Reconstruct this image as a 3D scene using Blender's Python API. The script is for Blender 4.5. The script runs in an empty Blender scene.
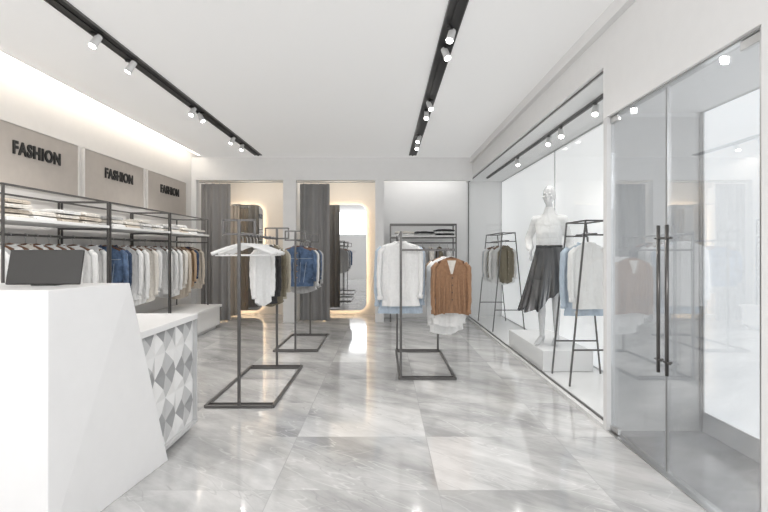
import bpy, bmesh, math, random
from mathutils import Vector, Matrix
S = bpy.context.scene
C = S.collection
PI = math.pi
random.seed(7)
try:
    S.view_settings.view_transform = 'Standard'
except Exception:
    pass

# ------------------------------------------------------------------ materials
def new_mat(name):
    m = bpy.data.materials.new(name); m.use_nodes = True
    return m, m.node_tree.nodes, m.node_tree.links, m.node_tree.nodes['Principled BSDF']

def mat(name, col, rough=0.5, metal=0.0, var=0.04, bump=0.0, bscale=60.0, spec=0.5, sheen=0.0, emit=0.0, ecol=None):
    m, n, l, b = new_mat(name)
    b.inputs['Roughness'].default_value = rough
    b.inputs['Metallic'].default_value = metal
    b.inputs['Specular IOR Level'].default_value = spec
    if sheen: b.inputs['Sheen Weight'].default_value = sheen
    tc = n.new('ShaderNodeTexCoord')
    nz = n.new('ShaderNodeTexNoise'); nz.inputs['Scale'].default_value = bscale * 0.2; nz.inputs['Detail'].default_value = 3
    l.new(tc.outputs['Object'], nz.inputs['Vector'])
    cr = n.new('ShaderNodeValToRGB')
    lo = [max(0, c * (1 - var)) for c in col]; hi = [min(1, c * (1 + var)) for c in col]
    cr.color_ramp.elements[0].color = (*lo, 1); cr.color_ramp.elements[1].color = (*hi, 1)
    cr.color_ramp.elements[0].position = .3; cr.color_ramp.elements[1].position = .7
    l.new(nz.outputs['Fac'], cr.inputs['Fac']); l.new(cr.outputs['Color'], b.inputs['Base Color'])
    if bump:
        n2 = n.new('ShaderNodeTexNoise'); n2.inputs['Scale'].default_value = bscale
        l.new(tc.outputs['Object'], n2.inputs['Vector'])
        bp = n.new('ShaderNodeBump'); bp.inputs['Strength'].default_value = bump; bp.inputs['Distance'].default_value = 0.01
        l.new(n2.outputs['Fac'], bp.inputs['Height']); l.new(bp.outputs['Normal'], b.inputs['Normal'])
    if emit:
        b.inputs['Emission Color'].default_value = (*(ecol or col), 1)
        b.inputs['Emission Strength'].default_value = emit
    return m

def fabric(name, col, var=0.06, bscale=220):
    m = mat(name, col, rough=.9, var=var, bump=0, bscale=bscale, spec=.2, sheen=.1)
    n = m.node_tree.nodes; l = m.node_tree.links; b = n['Principled BSDF']
    tc = n.new('ShaderNodeTexCoord'); mp = n.new('ShaderNodeMapping'); mp.inputs['Scale'].default_value = (2.0, 2.0, .6)
    l.new(tc.outputs['Object'], mp.inputs['Vector'])
    a = n.new('ShaderNodeTexNoise'); a.inputs['Scale'].default_value = 8; a.inputs['Detail'].default_value = 2; a.inputs['Distortion'].default_value = .8
    l.new(mp.outputs['Vector'], a.inputs['Vector'])
    bp = n.new('ShaderNodeBump'); bp.inputs['Strength'].default_value = .6; bp.inputs['Distance'].default_value = .04
    l.new(a.outputs['Fac'], bp.inputs['Height']); l.new(bp.outputs['Normal'], b.inputs['Normal'])
    return m

def floor_mat():
    m, n, l, b = new_mat('marble_tile')
    tc = n.new('ShaderNodeTexCoord')
    mp = n.new('ShaderNodeMapping'); mp.inputs['Location'].default_value = (-0.294, -0.383 + .8, 0)
    l.new(tc.outputs['Object'], mp.inputs['Vector'])
    dv = n.new('ShaderNodeVectorMath'); dv.operation = 'DIVIDE'; dv.inputs[1].default_value = (.9, .8, 1)
    l.new(mp.outputs['Vector'], dv.inputs[0])
    fl = n.new('ShaderNodeVectorMath'); fl.operation = 'FLOOR'; l.new(dv.outputs[0], fl.inputs[0])
    fr = n.new('ShaderNodeVectorMath'); fr.operation = 'FRACTION'; l.new(dv.outputs[0], fr.inputs[0])
    wn = n.new('ShaderNodeTexWhiteNoise'); l.new(fl.outputs[0], wn.inputs['Vector'])
    sc = n.new('ShaderNodeVectorMath'); sc.operation = 'SCALE'; sc.inputs['Scale'].default_value = 9.0
    l.new(wn.outputs['Color'], sc.inputs[0])
    ad = n.new('ShaderNodeVectorMath'); ad.operation = 'ADD'; l.new(tc.outputs['Object'], ad.inputs[0]); l.new(sc.outputs[0], ad.inputs[1])
    def streak(scale, rotz, stretch, detail, rough=.6, dist=.0):
        r1 = n.new('ShaderNodeMapping'); r1.vector_type = 'POINT'; r1.inputs['Rotation'].default_value = (0, 0, rotz)
        l.new(ad.outputs[0], r1.inputs['Vector'])
        r2 = n.new('ShaderNodeVectorMath'); r2.operation = 'MULTIPLY'; r2.inputs[1].default_value = (1, stretch, 1)
        l.new(r1.outputs['Vector'], r2.inputs[0])
        vn = n.new('ShaderNodeTexNoise'); vn.inputs['Scale'].default_value = scale; vn.inputs['Detail'].default_value = detail; vn.inputs['Roughness'].default_value = rough; vn.inputs['Distortion'].default_value = dist
        l.new(r2.outputs[0], vn.inputs['Vector']); return vn
    def vein(vn, width, strength, centre=.5):
        s1 = n.new('ShaderNodeMath'); s1.operation = 'SUBTRACT'; s1.inputs[1].default_value = centre; l.new(vn.outputs['Fac'], s1.inputs[0])
        s2 = n.new('ShaderNodeMath'); s2.operation = 'ABSOLUTE'; l.new(s1.outputs[0], s2.inputs[0])
        vr = n.new('ShaderNodeMapRange'); vr.inputs['From Max'].default_value = width; vr.inputs['To Min'].default_value = strength; vr.inputs['To Max'].default_value = 0
        l.new(s2.outputs[0], vr.inputs['Value']); return vr
    cloud = streak(.8, .7, 3.2, 10, .64, .15)
    v1 = vein(streak(.7, .62, 5.5, 3.5, .48), .006, .42); v2 = vein(streak(.8, -.45, 5.0, 3, .48), .004, .28); v3 = vein(streak(.9, .85, 6, 3.5, .48), .007, .35, .44)
    cc = n.new('ShaderNodeValToRGB')
    cc.color_ramp.elements[0].position = .34; cc.color_ramp.elements[0].color = (.38, .38, .38, 1)
    cc.color_ramp.elements[1].position = .64; cc.color_ramp.elements[1].color = (.72, .715, .71, 1)
    l.new(cloud.outputs['Fac'], cc.inputs['Fac'])
    prev = cc.outputs['Color']
    for v, col in ((v1, (.88, .88, .87, 1)), (v2, (.86, .86, .85, 1)), (v3, (.30, .30, .305, 1))):
        m1 = n.new('ShaderNodeMixRGB'); m1.inputs['Color2'].default_value = col
        l.new(v.outputs['Result'], m1.inputs['Fac']); l.new(prev, m1.inputs['Color1']); prev = m1.outputs['Color']
    tv = n.new('ShaderNodeMapRange'); tv.inputs['To Min'].default_value = .86; tv.inputs['To Max'].default_value = 1.05
    l.new(wn.outputs['Value'], tv.inputs['Value'])
    ml = n.new('ShaderNodeVectorMath'); ml.operation = 'SCALE'; l.new(prev, ml.inputs[0]); l.new(tv.outputs['Result'], ml.inputs['Scale'])
    sx = n.new('ShaderNodeSeparateXYZ'); l.new(fr.outputs[0], sx.inputs[0])
    outs = []
    for ax, w in (('X', .0026), ('Y', .0022)):
        a = n.new('ShaderNodeMath'); a.operation = 'SUBTRACT'; a.inputs[1].default_value = .5; l.new(sx.outputs[ax], a.inputs[0])
        c = n.new('ShaderNodeMath'); c.operation = 'ABSOLUTE'; l.new(a.outputs[0], c.inputs[0])
        d = n.new('ShaderNodeMath'); d.operation = 'GREATER_THAN'; d.inputs[1].default_value = .5 - w; l.new(c.outputs[0], d.inputs[0])
        outs.append(d)
    mx = n.new('ShaderNodeMath'); mx.operation = 'MAXIMUM'; l.new(outs[0].outputs[0], mx.inputs[0]); l.new(outs[1].outputs[0], mx.inputs[1])
    mj = n.new('ShaderNodeMixRGB'); mj.inputs['Color2'].default_value = (.44, .44, .44, 1)
    l.new(mx.outputs[0], mj.inputs['Fac']); l.new(ml.outputs[0], mj.inputs['Color1'])
    l.new(mj.outputs['Color'], b.inputs['Base Color'])
    b.inputs['Roughness'].default_value = .07; b.inputs['Specular IOR Level'].default_value = 1.0
    return m

def glass_mat(name, refl, tint, rough=0.0):
    m = bpy.data.materials.new(name); m.use_nodes = True
    n = m.node_tree.nodes; l = m.node_tree.links
    n.remove(n['Principled BSDF']); out = n['Material Output']
    t = n.new('ShaderNodeBsdfTransparent'); t.inputs['Color'].default_value = (*tint, 1)
    g = n.new('ShaderNodeBsdfGlossy'); g.inputs['Roughness'].default_value = rough; g.inputs['Color'].default_value = (.97, .98, .99, 1)
    mx = n.new('ShaderNodeMixShader'); mx.inputs['Fac'].default_value = refl
    l.new(t.outputs[0], mx.inputs[1]); l.new(g.outputs[0], mx.inputs[2]); l.new(mx.outputs[0], out.inputs['Surface'])
    return m

M = dict(
    wall=mat('white_paint', (.86, .86, .86), .65, var=.01),
    wall_left=mat('warm_white_paint', (.82, .80, .78), .65, var=.01),
    ceil=mat('ceiling_paint_fill_glow', (.83, .83, .83), .8, var=.01, emit=.19, ecol=(1, .99, .98)),  # ceiling is no lamp; emission added to its paint as even ambient fill
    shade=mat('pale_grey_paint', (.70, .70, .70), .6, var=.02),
    cubicle=mat('warm_cream_paint', (.82, .77, .71), .7, var=.01),
    floor=floor_mat(),
    dfloor=mat('white_display_floor', (.82, .82, .82), .25, var=.02),
    vfloor=mat('grey_vestibule_floor', (.30, .30, .305), .15, var=.15, bscale=20),
    metal=mat('dark_grey_metal', (.13, .126, .124), .38, .6, var=.05),
    black=mat('black_paint', (.012, .012, .012), .5),
    steel=mat('brushed_steel', (.55, .55, .55), .3, 1.0),
    handle=mat('dark_bronze_metal', (.13, .125, .12), .3, .8),
    white_metal=mat('white_enamel', (.88, .88, .88), .35),
    spot_metal=mat('light_grey_enamel', (.66, .66, .66), .35),
    lens=mat('lamp_lens', (1, 1, 1), .3, emit=25, ecol=(1, .97, .92)),
    counter=mat('white_lacquer', (.86, .86, .865), .3, var=.01),
    pat_white=mat('facet_white', (.84, .84, .84), .35, var=.01),
    pat_light=mat('facet_light_grey', (.56, .565, .57), .35, var=.02),
    pat_mid=mat('facet_mid_grey', (.34, .345, .355), .35, var=.03),
    tablet=mat('dark_plastic', (.035, .034, .033), .5),
    screen=mat('screen_glass', (.01, .01, .012), .08),
    board=mat('white_board', (.86, .86, .855), .4, var=.01),
    sign=mat('taupe_sign_panel', (.52, .475, .435), .6, var=.03),
    sign_edge=mat('pale_sign_edge', (.8, .78, .76), .5),
    letter=mat('black_lettering', (.015, .015, .015), .5),
    curtain=mat('taupe_curtain', (.37, .36, .352), .95, var=.01, spec=.05),
    curtain2=mat('grey_curtain', (.29, .287, .284), .95, var=.01, spec=.05),
    tan_curtain=mat('tan_drape', (.62, .55, .48), .95, var=.01, spec=.05),
    mirror=mat('mirror_silver', (.70, .71, .72), .02, 1.0, var=0),
    halo=mat('warm_led_strip', (1, .8, .55), .5, emit=13, ecol=(1, .76, .50)),
    cove=mat('cove_led_strip', (1, .93, .85), .5, emit=10, ecol=(1, .90, .77)),
    frost=mat('frosted_daylight_glass', (.83, .84, .85), .4, emit=.42, ecol=(.97, .99, 1)),
    frost2=mat('bright_daylight_glass', (.85, .86, .87), .4, emit=.95, ecol=(.97, .99, 1)),
    glass=glass_mat('clear_glass', .035, (.985, .99, .99)),
    door_glass=glass_mat('reflective_door_glass', .24, (.86, .868, .875)),
    wood=mat('walnut_wood', (.17, .08, .04), .45, var=.25, bscale=40),
    skin=mat('mannequin_gloss_white', (.72, .72, .725), .2, var=.01),
    f_white=fabric('white_cotton', (.84, .84, .835), .03),
    f_cream=fabric('cream_knit', (.78, .745, .69)),
    f_beige=fabric('beige_linen', (.60, .53, .45)),
    f_tan=fabric('tan_wool', (.46, .33, .22)),
    f_brown=fabric('caramel_suede', (.36, .21, .125), .12),
    f_denim=fabric('blue_denim', (.10, .155, .26), .45, 60),
    f_ddenim=fabric('dark_denim', (.04, .065, .12), .35),
    f_grey=fabric('heather_grey', (.50, .50, .50), .10),
    f_char=fabric('charcoal_wool', (.05, .05, .052), .2),
    f_olive=fabric('olive_cotton', (.20, .175, .125), .15),
    f_khaki=fabric('khaki_cotton', (.50, .46, .38), .08),
    f_blue=fabric('pale_blue_knit', (.50, .585, .68)),
    stitch=mat('faded_stitching', (.42, .48, .56), .8),
    button=mat('button', (.5, .45, .38), .4),
    dbutton=mat('dark_button', (.10, .06, .04), .4),
    brass=mat('copper_button', (.5, .3, .15), .3, 1),
    skirt=mat('dark_grey_satin', (.075, .076, .08), .17, .40, var=.25, bscale=30, spec=1.0),
)

# ------------------------------------------------------------------ mesh helpers
class MB:
    def __init__(s): s.v = []; s.f = []; s.mi = []
    def box(s, x0, x1, y0, y1, z0, z1):
        i = len(s.v)
        s.v += [(x0, y0, z0), (x1, y0, z0), (x1, y1, z0), (x0, y1, z0), (x0, y0, z1), (x1, y0, z1), (x1, y1, z1), (x0, y1, z1)]
        for f in ((0, 3, 2, 1), (4, 5, 6, 7), (0, 1, 5, 4), (1, 2, 6, 5), (2, 3, 7, 6), (3, 0, 4, 7)):
            s.f.append(tuple(i + k for k in f))
        return s
    def hexa(s, pts):
        i = len(s.v); s.v += pts
        for f in ((0, 3, 2, 1), (4, 5, 6, 7), (0, 1, 5, 4), (1, 2, 6, 5), (2, 3, 7, 6), (3, 0, 4, 7)):
            s.f.append(tuple(i + k for k in f))
        return s
    def loft(s, rings, cap0=False, cap1=False):
        n = len(rings[0]); i = len(s.v)
        for r in rings: s.v += [tuple(p) for p in r]
        for k in range(len(rings) - 1):
            for j in range(n):
                a = i + k * n + j; b = i + k * n + (j + 1) % n
                s.f.append((a, b, b + n, a + n))
        if cap0: s.f.append(tuple(i + j for j in reversed(range(n))))
        if cap1: s.f.append(tuple(i + (len(rings) - 1) * n + j for j in range(n)))
        return s
    def tube(s, pts, r, seg=10, square=False, radii=None, flat=1.0):
        pts = [Vector(p) for p in pts]; rings = []
        n = 4 if square else seg
        up = None
        for k, p in enumerate(pts):
            d = (pts[min(k + 1, len(pts) - 1)] - pts[max(k - 1, 0)]).normalized()
            if up is None:
                up = Vector((0, 0, 1)) if abs(d.z) < .9 else Vector((0, 1, 0))
            u = d.cross(up)
            if u.length < 1e-4: u = d.cross(Vector((1, 0, 0)))
            u.normalize(); w = u.cross(d).normalized(); up = w
            rr = radii[k] if radii else r
            if square: rr *= 1.414
            off = PI / 4 if square else 0
            rings.append([p + u * math.cos(off + 2 * PI * j / n) * rr + w * math.sin(off + 2 * PI * j / n) * rr * flat for j in range(n)])
        return s.loft(rings, True, True)
    def ell(s, c, r, nu=12, nv=8):
        i = len(s.v); cx, cy, cz = c; rx, ry, rz = r
        s.v.append((cx, cy, cz - rz))
        for a in range(1, nv):
            t = -PI / 2 + PI * a / nv
            for b in range(nu):
                p = 2 * PI * b / nu
                s.v.append((cx + rx * math.cos(t) * math.cos(p), cy + ry * math.cos(t) * math.sin(p), cz + rz * math.sin(t)))
        s.v.append((cx, cy, cz + rz)); top = len(s.v) - 1
        for b in range(nu): s.f.append((i, i + 1 + (b + 1) % nu, i + 1 + b))
        for a in range(nv - 2):
            for b in range(nu):
                p = i + 1 + a * nu + b; q = i + 1 + a * nu + (b + 1) % nu
                s.f.append((p, q, q + nu, p + nu))
        o = i + 1 + (nv - 2) * nu
        for b in range(nu): s.f.append((o + b, o + (b + 1) % nu, top))
        return s
    def chain(s, pts, step=.012):
        for a, b in zip(pts, pts[1:]):
            d = math.dist(a[:3], b[:3]); n = max(1, int(d / step))
            for k in range(n + 1):
                t = k / n; q = [a[j] + (b[j] - a[j]) * t for j in range(6)]
                s.ell(q[:3], q[3:], 14, 8)
        return s
    def mesh(s, name, mats, smooth=False):
        me = bpy.data.meshes.new(name); me.from_pydata([tuple(v) for v in s.v], [], s.f); me.update()
        for m in (mats if isinstance(mats, list) else [mats]): me.materials.append(m)
        if s.mi:
            for p, k in zip(me.polygons, s.mi): p.material_index = k
        if smooth: me.polygons.foreach_set('use_smooth', [True] * len(me.polygons))
        return me
    def build(s, name, mats, parent=None, smooth=False, bevel=0, label=None):
        o = bpy.data.objects.new(name, s.mesh(name, mats, smooth)); C.objects.link(o)
        if parent: o.parent = parent
        if bevel:
            b = o.modifiers.new('b', 'BEVEL'); b.width = bevel; b.segments = 2; b.limit_method = 'ANGLE'
        if label: o['label'] = label
        return o

def empty(name, loc=(0, 0, 0), rz=0):
    o = bpy.data.objects.new(name, None); C.objects.link(o); o.location = loc; o.rotation_euler = (0, 0, rz); o.empty_display_size = .1
    return o
def tag(o, label, cat, group=None, kind=None):
    o['label'] = label; o['category'] = cat
    if group: o['group'] = group
    if kind: o['kind'] = kind
    return o
def struct(o):
    o['kind'] = 'structure'; return o
def copy_tree(o, parent=None):
    c = o.copy(); C.objects.link(c); c.parent = parent
    for ch in list(o.children): copy_tree(ch, c)
    return c

# ------------------------------------------------------------------ dimensions
H = 3.0; XL = -3.5; XR = 1.61; XO = 2.3; YB = 10.0; YF = 9.3; YC = 10.6
# ------------------------------------------------------------------ room shell
struct(MB().box(XL, XR, -2.5, YC, -.1, 0).build('floor', M['floor']))
struct(MB().box(XR, XO + .1, 3.76, YB, -.1, .03).build('floor', M['dfloor']))
struct(MB().box(XR, XO + .1, 1.5, 3.70, -.1, 0).build('floor', M['vfloor']))
struct(MB().box(XL - .1, XL, -2.5, YC + .1, -.1, 3.3).build('wall_left', M['wall_left']))
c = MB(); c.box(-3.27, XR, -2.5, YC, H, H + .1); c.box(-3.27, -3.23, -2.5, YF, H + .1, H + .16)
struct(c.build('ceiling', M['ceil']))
struct(MB().box(XL, -3.2, -2.5, YC, 3.3, 3.36).build('ceiling', M['wall']))
struct(MB().box(XR + .1, XO + .1, 3.76, YB, 2.65, 2.75).build('ceiling', M['wall']))
struct(MB().box(XR + .1, XO + .1, 1.5, 3.70, 2.3, 2.4).build('ceiling', M['wall']))
w = MB()
w.box(XR, XR + .1, 3.76, YB, 2.65, 3.0)
w.box(XR, XR + .1, 2.21, 3.76, 2.27, 3.0)
w.box(XR, XR + .1, -2.5, 2.185, 0, 3.0)
w.box(XR, XR + .1, 2.185, 2.21, 2.27, 3.0)
struct(w.build('wall_right', M['wall']))
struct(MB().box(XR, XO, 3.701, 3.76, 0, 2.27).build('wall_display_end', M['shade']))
struct(MB().box(XR + .1, XO, 3.70, 3.76, 2.27, 2.75).build('wall_display_end', M['wall']))
w = MB()
w.box(XL, XR, YF, YF + .12, 2.59, 3.0)
w.box(-1.835, -1.6, YF, YC, 0, 2.59)
w.box(-.16, 0, YF, YC, 0, 2.59)
w.box(0, XO + .1, YB, YB + .1, 0, 3.0)
w.box(XL, -3.41, YF - .0, YC, 0, 2.59)
struct(w.build('wall_back', M['wall']))
struct(MB().box(XL, 0, YC, YC + .1, 0, 3.0).build('wall_fitting_room', M['cubicle']))
struct(MB().box(XL - .1, XO + .1, -2.6, -2.5, 0, 3.4).build('wall_front', M['wall']))
struct(MB().box(XR + .1, XO + .1, 1.4, 1.5, 0, 2.4).build('wall_vestibule', M['wall']))
struct(MB().box(0, XR, YB - .012, YB, 0, .08).build('baseboard_back', M['board'], bevel=.002))
struct(MB().box(XR - .012, XR, -2.5, 2.2, 0, .08).build('baseboard_right', M['board'], bevel=.002))
struct(MB().box(XR - .05, XR, -2.5, YF, 2.90, 3.0).build('trim_1', M['wall']))
tag(MB().box(-3.34, -3.30, -1.5, 9.2, H + .02, H + .035).build('cove_light', M['cove']), 'warm light strip hidden in the cove above the left wall', 'light')

def frosted(y0, y1, z0, z1, nm, n, mm, fw=.015):
    o = MB().box(XO, XO + .02, y0, y1, z0, z1).build(nm, mm); struct(o)
    f = MB()
    f.box(XO - .01, XO + .01, y0, y1, z1 - fw, z1); f.box(XO - .01, XO + .01, y0, y1, z0, z0 + fw)
    for k in range(n + 1):
        y = y0 + (y1 - y0 - fw) * k / n; f.box(XO - .01, XO + .01, y, y + fw, z0, z1)
    f.build('window_frame', M['steel'], o)
frosted(3.76, YB, .03, 2.65, 'window_1', 2, M['frost'])
frosted(1.5, 3.68, .14, 2.3, 'window_2', 1, M['frost2'], .006)
struct(MB().box(XO, XO + .05, 1.5, 3.70, 0, .14).build('wall_window_sill', M['shade']))
struct(MB().box(XO - .02, XO - .005, 3.685, 3.70, 0, 2.3).build('trim_2', M['steel']))

g = struct(MB().box(XR + .03, XR + .042, 3.78, 9.98, .05, 2.63).build('window_3', M['glass']))
f = MB(); f.box(XR + .03, XR + .045, 3.77, 10, .03, .045); f.box(XR + .03, XR + .045, 3.77, 10, 2.638, 2.65)
f.box(XR + .03, XR + .045, 3.764, 3.78, .05, 2.63); f.box(XR + .03, XR + .045, 9.98, 10, .05, 2.63)
f.build('window_frame', M['metal'], g)
struct(MB().box(XR - .006, XR - .0005, 3.76, YB, 0, .03).build('baseboard_display', M['shade']))

def door(nm, y0, y1, hy):
    d = struct(MB().box(XR + .03, XR + .042, y0 + .004, y1 - .004, .015, 2.255).build(nm, M['door_glass']))
    for (z0, z1) in ((.012, .05), (2.215, 2.257)):
        a, b = (y1 - .12, y1 - .004) if nm == 'door_1' else (y0 + .004, y0 + .14)
        MB().box(XR + .024, XR + .048, a, b, z0, z1).build('pivot_patch', M['steel'], d, bevel=.002)
    e = y0 + .004 if nm == 'door_1' else y1 - .004
    MB().box(XR + .0295, XR + .0425, e - .002, e + .002, .015, 2.255).build('edge_seal', M['steel'], d)
    hx = XR + .008
    h = MB().tube([(hx, hy, .585), (hx, hy, 1.45)], .0105, 12).build('handle', M['handle'], d, True)
    for z in (.66, 1.375):
        q = MB().tube([(hx, hy, z), (XR + .036, hy, z)], .007, 10)
        q.tube([(hx, hy - .035, z), (hx, hy + .035, z)], .006, 10)
        q.build('cross_fixing', M['handle'], h, True)
    return d
door('door_1', 2.975, 3.70, 3.02)
door('door_2', 2.21, 2.971, 2.928)
struct(MB().box(XR + .02, XR + .07, 2.21, 3.70, 2.26, 2.27).build('trim_3', M['steel']))
struct(MB().box(XR, XR + .07, 2.21, 3.70, 0, .008).build('trim_4', M['steel']))
struct(MB().box(XR + .01, XR + .06, 2.198, 2.208, 0, 2.27).build('trim_5', M['steel']))

# ------------------------------------------------------------------ ceiling tracks and spotlights
def track(x, y0, y1, z, w, label):
    t = tag(empty('light_track', (x, (y0 + y1) / 2, z)), label, 'light track')
    L = (y1 - y0) / 2
    MB().box(-w / 2, w / 2, -L, L, -.012, 0).build('channel', M['black'], t, bevel=.001)
    f = MB(); f.box(-w / 2 - .006, -w / 2, -L, L, -.016, 0); f.box(w / 2, w / 2 + .006, -L, L, -.016, 0)
    f.build('trim_edge', M['metal'], t)
    MB().box(-.012, .012, -L, L, -.022, -.012).build('power_rail', M['black'], t)
track(-2.22, -1.5, 9.05, H, .12, 'long black recessed light track along the left side of the ceiling')
track(.505, -1.5, 9.05, H, .12, 'long black recessed light track over the middle of the shop floor')
track(1.9, 3.85, 9.4, 2.65, .04, 'slim black light track inside the window display')

def make_spot():
    r = empty('track_spotlight')
    MB().box(-.014, .014, -.05, .05, -.018, 0).build('adapter', M['black'], r, bevel=.003)
    MB().tube([(0, 0, -.018), (0, 0, -.05)], .006, 10).build('stem', M['white_metal'], r, True)
    a = Vector((0, 0, -.055)); d = Vector((0, .50, -.86)).normalized()
    MB().tube([a - d * .05, a - d * .045, a + d * .055, a + d * .06], .03, 20, radii=[.020, .027, .030, .029]).build('housing', M['spot_metal'], r, False)
    MB().tube([a + d * .061, a + d * .064], .024, 18).build('lens', M['lens'], r)
    return r
spot0 = make_spot(); first = [True]
def place_spot(x, y, z, rz, label, group, e=42):
    o = spot0 if first[0] else copy_tree(spot0)
    first[0] = False
    o.location = (x, y, z); o.rotation_euler = (0, 0, rz); tag(o, label, 'spotlight', group)
    L = bpy.data.lights.new('spot_beam', 'SPOT'); L.energy = e; L.spot_size = 2.0; L.spot_blend = .95; L.shadow_soft_size = .02; L.color = (1, .97, .93)
    lo = bpy.data.objects.new('spot_beam', L); C.objects.link(lo)
    dd = Matrix.Rotation(rz, 3, 'Z') @ Vector((0, .50, -.86)).normalized()
    lo.location = Vector((x, y, z - .055)) + dd * .10
    dd = Matrix.Rotation(rz, 3, 'Z') @ Vector((0, .35, -.94)).normalized()
    lo.rotation_euler = dd.to_track_quat('-Z', 'Y').to_euler()
ords = ['nearest', 'second', 'third', 'fourth', 'fifth', 'sixth', 'farthest']
for i, (y, rz) in enumerate(((3.95, 2.6), (4.5, 1.9), (5.95, 2.8), (6.2, -1.8), (7.5, 2.4), (8.0, 3.0))):
    place_spot(-2.22, y, H - .022, rz, f'small cylinder spotlight, {ords[i]} from the counter on the left ceiling track', 'spotlights on the left ceiling track')
for i, (y, rz) in enumerate(((3.85, 2.6), (4.2, 3.6), (5.7, -2.6), (6.1, 3.0), (7.4, 2.4), (7.9, 3.1))):
    place_spot(.505, y, H - .022, rz, f'small cylinder spotlight, {ords[i]} from the glass doors on the middle track', 'spotlights on the middle ceiling track')
for i, (y, rz) in enumerate(((4.6, 2.6), (5.5, 2.9), (5.9, 2.6), (7.3, 3.2))):
    place_spot(1.9, y, 2.65 - .022, rz, f'small cylinder spotlight, {ords[i]} from the doors above the window display', 'spotlights in the window display', 13)

# ------------------------------------------------------------------ wall signs
def text_mesh(txt, width, height, depth):
    cu = bpy.data.curves.new('t', 'FONT'); cu.body = txt; cu.size = 1; cu.extrude = .05; cu.offset = .034; cu.space_character = 1.14
    o = bpy.data.objects.new('t', cu); C.objects.link(o)
    bpy.context.view_layer.update()
    me = bpy.data.meshes.new_from_object(o.evaluated_get(bpy.context.evaluated_depsgraph_get()))
    bpy.data.objects.remove(o)
    xs = [v.co.x for v in me.vertices]; ys = [v.co.y for v in me.vertices]; zs = [v.co.z for v in me.vertices]
    for v in me.vertices:
        v.co = Vector(((v.co.x - (min(xs) + max(xs)) / 2) / (max(xs) - min(xs)) * width,
                       (v.co.y - (min(ys) + max(ys)) / 2) / (max(ys) - min(ys)) * height,
                       (v.co.z - min(zs)) / (max(zs) - min(zs)) * depth))
    return me
tm = text_mesh('FASHION', .70, .130, .012); tm.materials.clear(); tm.materials.append(M['letter'])
for i, yc in enumerate((5.08, 6.66, 8.245)):
    s = tag(empty('wall_sign', (XL, yc, 2.205)), ['taupe rectangular FASHION sign nearest the counter, high on left wall', 'taupe FASHION sign in the middle of the row of three', 'taupe FASHION sign at the far end beside the curtain'][i], 'sign', 'FASHION signs on the left wall')
    MB().box(.001, .03, -.725, .725, -.285, .285).build('panel', M['sign'], s, bevel=.003)
    f = MB(); f.box(.001, .036, -.735, -.725, -.295, .295); f.box(.001, .036, .725, .735, -.295, .295); f.box(.001, .036, -.725, .725, .285, .295); f.box(.001, .036, -.725, .725, -.295, -.285)
    f.build('edge_strip', M['sign_edge'], s)
    t = bpy.data.objects.new('lettering', tm); C.objects.link(t); t.parent = s
    t.matrix_local = Matrix.Translation((.031, 0.05, .07)) @ Matrix(((0, 0, 1, 0), (1, 0, 0, 0), (0, 1, 0, 0), (0, 0, 0, 1)))

# ------------------------------------------------------------------ wall racks on the left and the low bench
b = tag(empty('display_bench', (-3.12, 6.3, 0)), 'long low white display bench under the hanging rails on the left wall', 'bench')
MB().box(-.33, .33, -2.45, 2.4, .06, .355).build('body', M['board'], b, bevel=.004)
MB().box(-.36, .36, -2.48, 2.43, .356, .395).build('bench_top', M['board'], b, bevel=.004)
MB().box(-.33, .28, -2.4, 2.35, 0, .06).build('kick_plate', M['shade'], b)

def bar(p, q, r=.011): return MB().tube([p, q], r, square=True)
def make_wall_rack(L):
    r = empty('wall_clothes_rack'); q = .0085
    for x in (-.26, .26):
        for y in (0, L): bar((x, y, 0), (x, y, 1.42), q).build('post', M['metal'], r)
        bar((x, 0, 1.42), (x, L, 1.42), q).build('top_rail', M['metal'], r)
    for y in (0, L):
        bar((-.26, y, 1.42), (.26, y, 1.42), q).build('end_bar', M['metal'], r)
        bar((-.26, y, 1.04), (.26, y, 1.04), q).build('end_bar', M['metal'], r)
        bar((-.26, y, 1.135), (.26, y, 1.135), q).build('shelf_bracket', M['metal'], r)
    MB().tube([(0, 0, 1.04), (0, L, 1.04)], .0105, 12).build('hanging_rail', M['metal'], r, True)
    MB().box(-.25, .285, .01, L - .01, 1.142, 1.17).build('shelf', M['board'], r, bevel=.002)
    return r
units = [3.95, 5.50, 7.05]; UL = 1.5
unames = ['near wall rack', 'middle wall rack', 'far wall rack']
wr = make_wall_rack(UL)
for i, y in enumerate(units):
    o = wr if i == 0 else copy_tree(wr)
    o.location = (-3.2, y, .40)
    tag(o, ['dark metal wall clothes rack nearest the counter with shelf and rail', 'dark metal wall clothes rack in the middle of the row, denim jackets on it', 'dark metal wall clothes rack at the far end beside the curtain'][i], 'clothes rack', 'wall clothes racks')

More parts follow.
